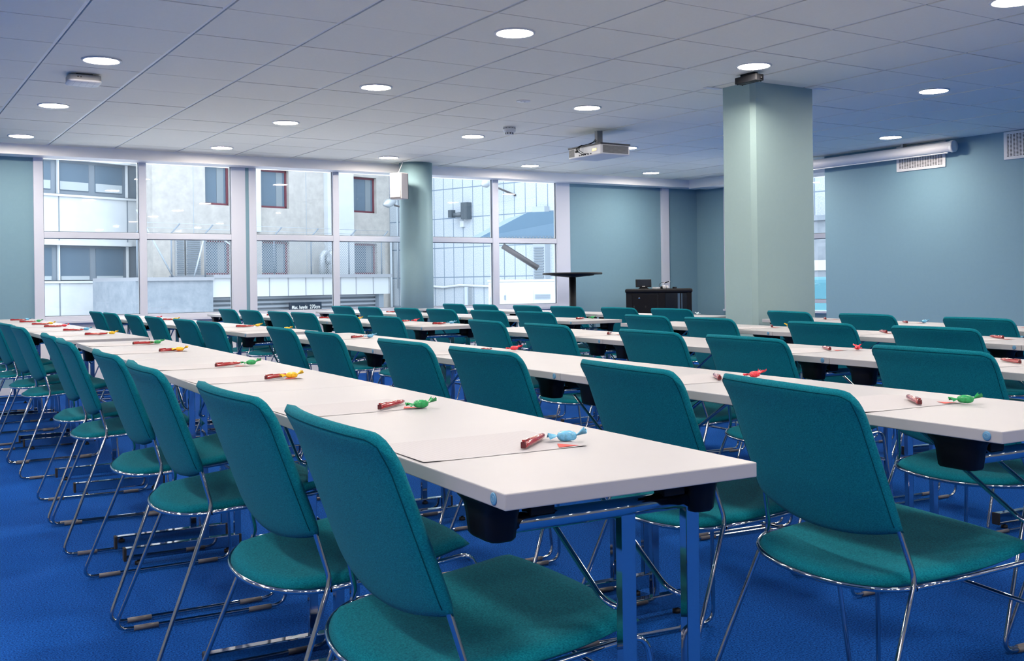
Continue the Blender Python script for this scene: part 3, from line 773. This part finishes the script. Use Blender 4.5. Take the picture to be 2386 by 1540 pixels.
# white office block
A = empty('office_building', (5.753, 41.428, 0), rad(23.2), 'white panelled office block with two ribbon windows', 'building')
aw = MB()
aw.box(-7, 4.42, .25, .9, GZ, 12, 0)
for z0, z1 in ((GZ, 1.22), (2.62, 4.42), (5.78, 12)): aw.box(-7, 3.93, 0, .25, z0, z1, 0)
aw.box(3.93, 4.42, -.10, .25, GZ, 12, 0)
aw.build('wall', 'o_white', A)
jm = MB()
for z0, z1 in ((GZ, 1.22), (2.62, 4.42), (5.78, 12)):
    for x in (-5.2, -2.3, .57, 3.44): jm.box(x - .02, x + .02, -.012, .01, z0, z1)
jm.build('panel_joint', 'o_grey', A)
for zb, zt in ((1.30, 2.62), (4.50, 5.78)):
    rb = MB(); rb.box(-7, 3.93, .08, .26, zb, zt); rbo = rb.build('window_band', 'o_grey', A)
    for xa, xb in ((-2.9, -1.55), (-1.35, .30), (.64, 1.83), (2.10, 3.27)):
        MB().box(xa, xb, .05, .085, zb + .14, zt - .12).build('pane', 'o_dark', rbo)
        MB().box(xa + .02, xb - .02, .04, .052, zb + .16, zb + (.46 if zb > 3 else .0) + .01).build('blind', 'o_blind', rbo)
    MB().box(-7, 3.5, -.20, .05, zt - .02, zt + .14).build('awning_box', 'o_white', A)
    MB().box(-7, 3.93, -.08, .06, zb - .10, zb - .02).build('sill', 'o_white', A)
    ab = MB()
    for x in (.54, 3.42): ab.box(x - .03, x + .03, -.05, .05, zb, zt)
    ab.build('awning_arm', 'o_white', A)
tag(MB().cyl((9.93, 42.85, GZ), (9.93, 42.85, 12), .06, 10).build('drainpipe', 'o_grey'), 'grey drainpipe at the right edge of the white office block', 'pipe')
# rendered building with red windows
B = empty('rendered_building', (9.149, 40.443, 0), rad(15.7), 'pale rendered building with red framed windows', 'building')
wb = MB(); wins = [(2.42, 3.54), (4.98, 6.33), (9.62, 11.08)]; rows = [(1.45, 2.84), (4.21, 5.80)]
xs = [.2] + [v for w_ in wins for v in w_] + [12.2]
for k in range(0, len(xs), 2): wb.box(xs[k], xs[k + 1], 0, .4, GZ, 12)
for a_, b_ in wins:
    for z0, z1 in ((GZ, 1.45), (2.84, 4.21), (5.80, 12)): wb.box(a_, b_, 0, .4, z0, z1)
wb.box(.2, 12.2, .4, 1.2, GZ, 12); wb.build('wall', 'o_beige', B)
for a_, b_ in ((8.13, 9.55), (4.62, 4.86)):
    MB().box(a_, b_, -.28 if a_ > 5 else -.15, .02, 1.2 if a_ > 5 else 3.2, 12).build('fin', 'o_white', B)
for a_, b_ in wins:
    for z0, z1 in rows:
        f_ = MB(); e_ = .09
        f_.box(a_, b_, .16, .26, z0, z0 + e_); f_.box(a_, b_, .16, .26, z1 - e_, z1); f_.box(a_, a_ + e_, .16, .26, z0, z1); f_.box(b_ - e_, b_, .16, .26, z0, z1)
        fo = f_.build('window_frame', 'o_red', B)
        MB().box(a_ + e_, b_ - e_, .20, .22, z0 + e_, z1 - e_).build('pane', 'o_dark', fo)
        MB().box(b_ - .5, b_ - .2, .185, .199, z0 + e_, z1 - e_).build('curtain', 'o_curt', fo)
jn = MB()
for x in (1.9, 4.05, 7.2): jn.box(x - .012, x + .012, -.01, .01, GZ, 12)
jn.build('wall_joint', 'o_soft', B)
for k, (xa, xb) in enumerate(((1.08, 1.42), (1.50, 2.12))):
    s_ = MB(); s_.box(xa, xb, -.12, .0, 1.3, 2.9, 0)
    for j in range(20): s_.box(xa + .03, xb - .03, -.15, -.12, 1.36 + j * .075, 1.40 + j * .075, 1)
    o_ = s_.build('louvre_shutter', ['o_alu', 'o_grey']); o_.matrix_world = frame_of((9.149, 40.443, 0), rad(15.7))
    tag(o_, '%s louvred shutter on the pale rendered building' % ('narrow' if k == 0 else 'wide'), 'shutter', 'louvred shutters')
for k, x in enumerate((7.66, 8.05)):
    o_ = MB().tube(fillet([(x + .32, -.45, 1.9), (x + .32, -.45, 2.25), (x + .16, -.45, 2.42), (x, -.45, 2.25), (x, -.45, .9)], .18), .13, 12).build('vent_duct', 'o_alu')
    o_.matrix_world = frame_of((9.149, 40.443, 0), rad(15.7))
    tag(o_, 'curved silver ventilation duct, %s of the two' % ('left' if k == 0 else 'right'), 'duct', 'curved silver ducts')
# granite tiled building, running towards the room on the right
Cb = empty('granite_building', (20.55, 43.647, 0), rad(105.1), 'blue-grey granite tiled building on the right', 'building')
MB().box(-26, .1, -1.2, 0, GZ, 13).build('wall', 'o_tile', Cb)
tagc = frame_of((20.55, 43.647, 0), rad(105.1))
def on_c(o, label, cat, group=None): o.matrix_world = tagc; return tag(o, label, cat, group)
def root_c(name, label, cat, group=None):
    o = empty(name, (20.55, 43.647, 0), rad(105.1), label, cat, group); return o
q = root_c('security_camera', 'grey security camera and box on the granite building', 'security camera')
MB().box(-5.33, -4.97, .0, .30, 3.72, 4.42).build('camera_box', 'o_cam', q)
MB().cyl((-4.97, .18, 3.93), (-4.62, .40, 3.90), .10, 10).box(-4.62, -4.42, .28, .52, 3.80, 4.12).build('camera_head', 'o_cam', q)
MB().box(-4.92, -4.70, .0, .10, 3.40, 3.66).build('junction_box', 'o_white', q)
q = root_c('wall_lamp', 'street lamp on an arm, high on the granite building', 'wall lamp', 'lamps on the granite building')
MB().tube([(-7.9, .02, 4.55), (-7.2, .75, 4.98)], .04, 8).build('arm', 'o_brown', q)
MB().lathe([(.02, .36), (.11, .2), (.14, .0), (.05, -.16), (0, -.18)], 14, T=Matrix.Translation((-7.05, .9, 5.05)) @ Matrix.Rotation(rad(70), 4, 'X') @ Matrix.Scale(1.4, 4)).build('lamp_head', 'o_alu', q)
q = root_c('wall_lamp', 'street lamp partly behind the white loudspeaker', 'wall lamp', 'lamps on the granite building')
MB().tube([(-2.2, .02, 4.20), (-1.75, 1.2, 4.45)], .04, 8).build('arm', 'o_brown', q)
MB().lathe([(.02, .36), (.11, .2), (.14, .0), (.05, -.16), (0, -.18)], 14, T=Matrix.Translation((-1.65, 1.5, 4.52)) @ Matrix.Rotation(rad(75), 4, 'X') @ Matrix.Scale(1.4, 4)).build('lamp_head', 'o_alu', q)
on_c(MB().box(-9.68, -9.05, 0, .30, .9, 4.0, 0).build('louvre_tower', 'o_soft'), 'grey louvred ventilation tower on the granite building', 'vent')
lt = bpy.data.objects['louvre_tower']
lv_ = MB()
for j in range(14): lv_.box(-9.62, -9.12, .30, .34, .98 + j * .105, 1.03 + j * .105)
for j in range(5): lv_.box(-9.62, -9.12, .30, .34, 2.6 + j * .1, 2.65 + j * .1)
lv_.build('louvre', 'o_grey', lt)
on_c(MB().tube([(-1.2, .06, .86), (-2.6, .06, .90), (-3.6, .06, .84), (-4.6, .06, .92), (-6.6, .06, .86), (-12, .06, .9)], .05, 8).build('wall_pipe', 'o_white'), 'pale pipe running along the granite building', 'pipe')
on_c(MB().cyl((-5.25, .3, GZ), (-5.25, .3, .85), .10, 8).build('support_post', 'o_soft'), 'grey post under the pale pipe', 'post')
on_c(MB().cyl((-.25, .15, GZ), (-.25, .15, 3.2), .06, 8).cyl((-.7, .15, .8), (-.7, .15, 5.0), .035, 8).build('downpipe', 'o_soft'), 'thin grey downpipe at the corner of the granite building', 'pipe')
tag(MB().tube([(13.52, 22.2, 1.93), (14.25, 21.72, 1.36)], .07, 8).build('diagonal_beam', 'o_brown'), 'brown diagonal steel beam below the blue roof', 'beam')
rf = MB()
P_ = [Vector((13.05, 22.50, 2.15)), Vector((14.05, 21.87, 2.75)), Vector((16.5, 20.6, 2.86)), Vector((16.5, 20.6, 2.17))]
n_ = (P_[1] - P_[0]).cross(P_[3] - P_[0]).normalized() * .06
off_ = Vector((.4, 1.6, -.05))
rf.add(P_ + [p + off_ for p in P_], [(0, 1, 2, 3), (7, 6, 5, 4), (0, 4, 5, 1), (1, 5, 6, 2), (2, 6, 7, 3), (3, 7, 4, 0)])
rfo = rf.build('blue_roof', 'o_roof'); tag(rfo, 'blue corrugated sheet roof in front of the granite building', 'roof')
rg = MB()
for k in range(46):
    x = 13.10 + k * .075; rg.cyl((x, 22.47 - (x - 13.05) * .55, 2.15), (x + .02, 22.47 - (x - 13.05) * .55 - .015, 2.11), .022, 6)
rg.build('corrugated_edge', 'o_roof', rfo)
# white container with grilles
V = empty('white_container', (12.2, 20.68, 0), rad(-32), 'white cabin with a small hatch and grilles outside', 'container')
MB().bbox(0, 2.6, 0, 1.6, -1.2, 1.05, .03).build('body', 'o_panel', V)
MB().bbox(-.02, 2.62, -.02, 1.62, 1.03, 1.08, .01).build('roof_edge', 'o_panel', V)
MB().box(.40, 1.02, -.012, .01, .25, .84).build('hatch', 'o_panel', V)
MB().box(.36, .40, -.02, .0, .62, .72).build('handle', 'o_grey', V)
for z0 in (.62, .22):
    g_ = MB(); g_.box(1.06, 1.42, -.015, .01, z0, z0 + .12, 0)
    for j in range(5): g_.box(1.07, 1.41, -.022, -.015, z0 + .012 + j * .022, z0 + .022 + j * .022, 1)
    g_.build('grille', ['o_soft', 'o_grey'], V)
MB().tube([(.12 + .09 * math.cos(a), -.012, .62 + .11 * math.sin(a)) for a in [2 * PI * k / 20 for k in range(20)]], .012, 6, True).build('emblem', 'o_soft', V)
# low garage structure with sign and fence
G = frame_of((8.324, 36.222, 0), rad(15.7))
g1 = empty('garage_entrance', (8.324, 36.222, 0), rad(15.7), 'low concrete garage entrance with white panel parapet', 'garage entrance')
MB().box(-.6, 2.28, 0, 3, GZ, 1.22).build('concrete_wall', 'o_conc', g1)
MB().box(2.28, 10.5, .1, 3, .62, 1.30).build('parapet', 'o_panel', g1)
MB().box(-.6, 2.3, -.08, 3, 1.22, 1.34).box(2.3, 10.55, -.02, 3, 1.30, 1.42).build('parapet_cap', 'o_cap', g1)
pj = MB()
for x in (3.05, 3.86, 4.68, 5.51, 6.31, 7.12, 7.97, 8.74, 9.62, 10.45): pj.box(x - .015, x + .015, .08, .12, .62, 1.30)
pj.build('panel_joint', 'o_cap', g1)
sl = MB(); sl.box(2.28, 10.3, .5, 3, GZ, .62, 0)
for j in range(9): sl.box(2.4, 10.2, .42, .5, .52 - j * .16, .60 - j * .16, 1)
sl.build('slatted_gate', ['o_slat', 'o_slat2'], g1)
MB().box(10.0, 10.25, .2, .45, GZ, .62).build('post', 'o_grey', g1)
sg = empty('height_sign', (8.324, 36.222, 0), rad(15.7), 'black sign reading Max. høyde 270cm above the garage entrance', 'sign')
MB().box(5.50, 6.98, .02, .06, .02, .37).build('board', 'o_sign', sg)
def text_mesh(body, size, mat, parent, T, name='lettering'):
    cu = bpy.data.curves.new(name, 'FONT'); cu.body = body; cu.size = size; cu.extrude = .004; cu.offset = size * .004; cu.space_character = 1.06
    tmp = bpy.data.objects.new('tmp_text', cu); COL.objects.link(tmp)
    dg = bpy.context.evaluated_depsgraph_get(); me = bpy.data.meshes.new_from_object(tmp.evaluated_get(dg))
    bpy.data.objects.remove(tmp); bpy.data.curves.remove(cu)
    me.materials.clear(); me.materials.append(M[mat]); me.transform(T); me.name = name
    o = bpy.data.objects.new(name, me); COL.objects.link(o); o.parent = parent; return o
RX = Matrix.Rotation(PI / 2, 4, 'X')
text_mesh('Max. h\u00f8yde', .19, 'o_ink', sg, Matrix.Translation((5.60, .015, .12)) @ RX @ Matrix.Diagonal((.76, 1, 1, 1)))
text_mesh('270cm', .215, 'o_ink', sg, Matrix.Translation((6.42, .015, .115)) @ RX @ Matrix.Diagonal((.80, 1, 1, 1)))
fn = empty('chain_link_fence', (8.324, 36.222, 0), rad(15.7), 'chain-link fence with angled posts on the garage parapet', 'fence')
for k, x in enumerate((-.4, .85, 2.13, 3.4, 5.01, 6.69, 8.52, 10.2)):
    sgn = 1 if k < 0 else 1
    MB().tube([(x, .25, 1.3), (x, .25, 2.85), (x + .24, .1, 3.18)], .028, 8).build('post', 'o_grey', fn)
MB().box(2.1, 10.4, .245, .255, 1.4, 2.86).build('mesh_panel', 'wire', fn)
ws = MB()
for q_ in (0, .5, 1): ws.tube([(-.4 + .24 * q_, .25 - .15 * q_, 2.85 + .33 * q_), (10.2 + .24 * q_, .25 - .15 * q_, 2.85 + .33 * q_)], .008, 4)
ws.build('barbed_wire', 'o_soft', fn)
br = MB(); br.tube([(-.4, .25, 3.6), (.9, .25, 1.35)], .03, 6); br.tube([(2.13, .25, 2.8), (1.7, .25, 1.35)], .03, 6); br.tube([(2.6, .25, 2.85), (4.1, .25, 1.9)], .03, 6)
br.build('brace', 'o_soft', fn)
# what shows through the recessed window: grey shed and a turquoise lorry in front of the tiled facade
D = root_c('grey_shed', 'long grey shed in front of the granite building, seen through the recessed window', 'shed')
MB().box(-26, -17.5, .6, 3.0, GZ, 2.7).build('wall', 'o_conc', D)
MB().box(-26.1, -17.4, .5, 3.1, 2.7, 2.85).build('roof', 'o_grey', D)
MB().box(-26, -17.5, 3.0, 3.05, 1.25, 1.55).build('pale_band', 'o_panel', D)['label'] = 'pale band'
tq = empty('turquoise_lorry', (17.6, 15.2, GZ), rad(-75), 'turquoise lorry parked outside the recessed window', 'lorry')
MB().bbox(-3.4, 3.4, -1.1, 1.1, .75, 4.25, .12, 3).build('box_body', 'o_turq', tq)
MB().bbox(3.5, 5.2, -1.05, 1.05, .5, 3.2, .18, 3).build('cab', 'o_turq', tq)
for xx in (-2.2, 4.2):
    for yy in (-1.1, .85): MB().cyl((xx, yy, .48), (xx, yy + .25, .48), .48, 20).build('wheel', 'rubber', tq)
MB().box(-3.4, 5.0, -.4, .4, .5, .74).build('chassis', 'o_grey', tq)

# ------------------------------------------------------------------ light
wd = bpy.data.worlds.new('overcast'); S.world = wd; wd.use_nodes = True
bg = wd.node_tree.nodes['Background']; bg.inputs[0].default_value = (.91, .96, 1, 1); bg.inputs[1].default_value = 2.75
S.view_settings.view_transform = 'Standard'; S.view_settings.look = 'None'; S.view_settings.gamma = 1
S.view_settings.exposure = 1.12; S.view_settings.use_curve_mapping = False
S.cycles.max_bounces = 7; S.cycles.diffuse_bounces = 5; S.cycles.glossy_bounces = 4; S.cycles.transparent_max_bounces = 16
S.cycles.caustics_reflective = False; S.cycles.caustics_refractive = False; S.cycles.sample_clamp_indirect = 4
S.cycles.use_denoising = True; S.cycles.adaptive_threshold = .02
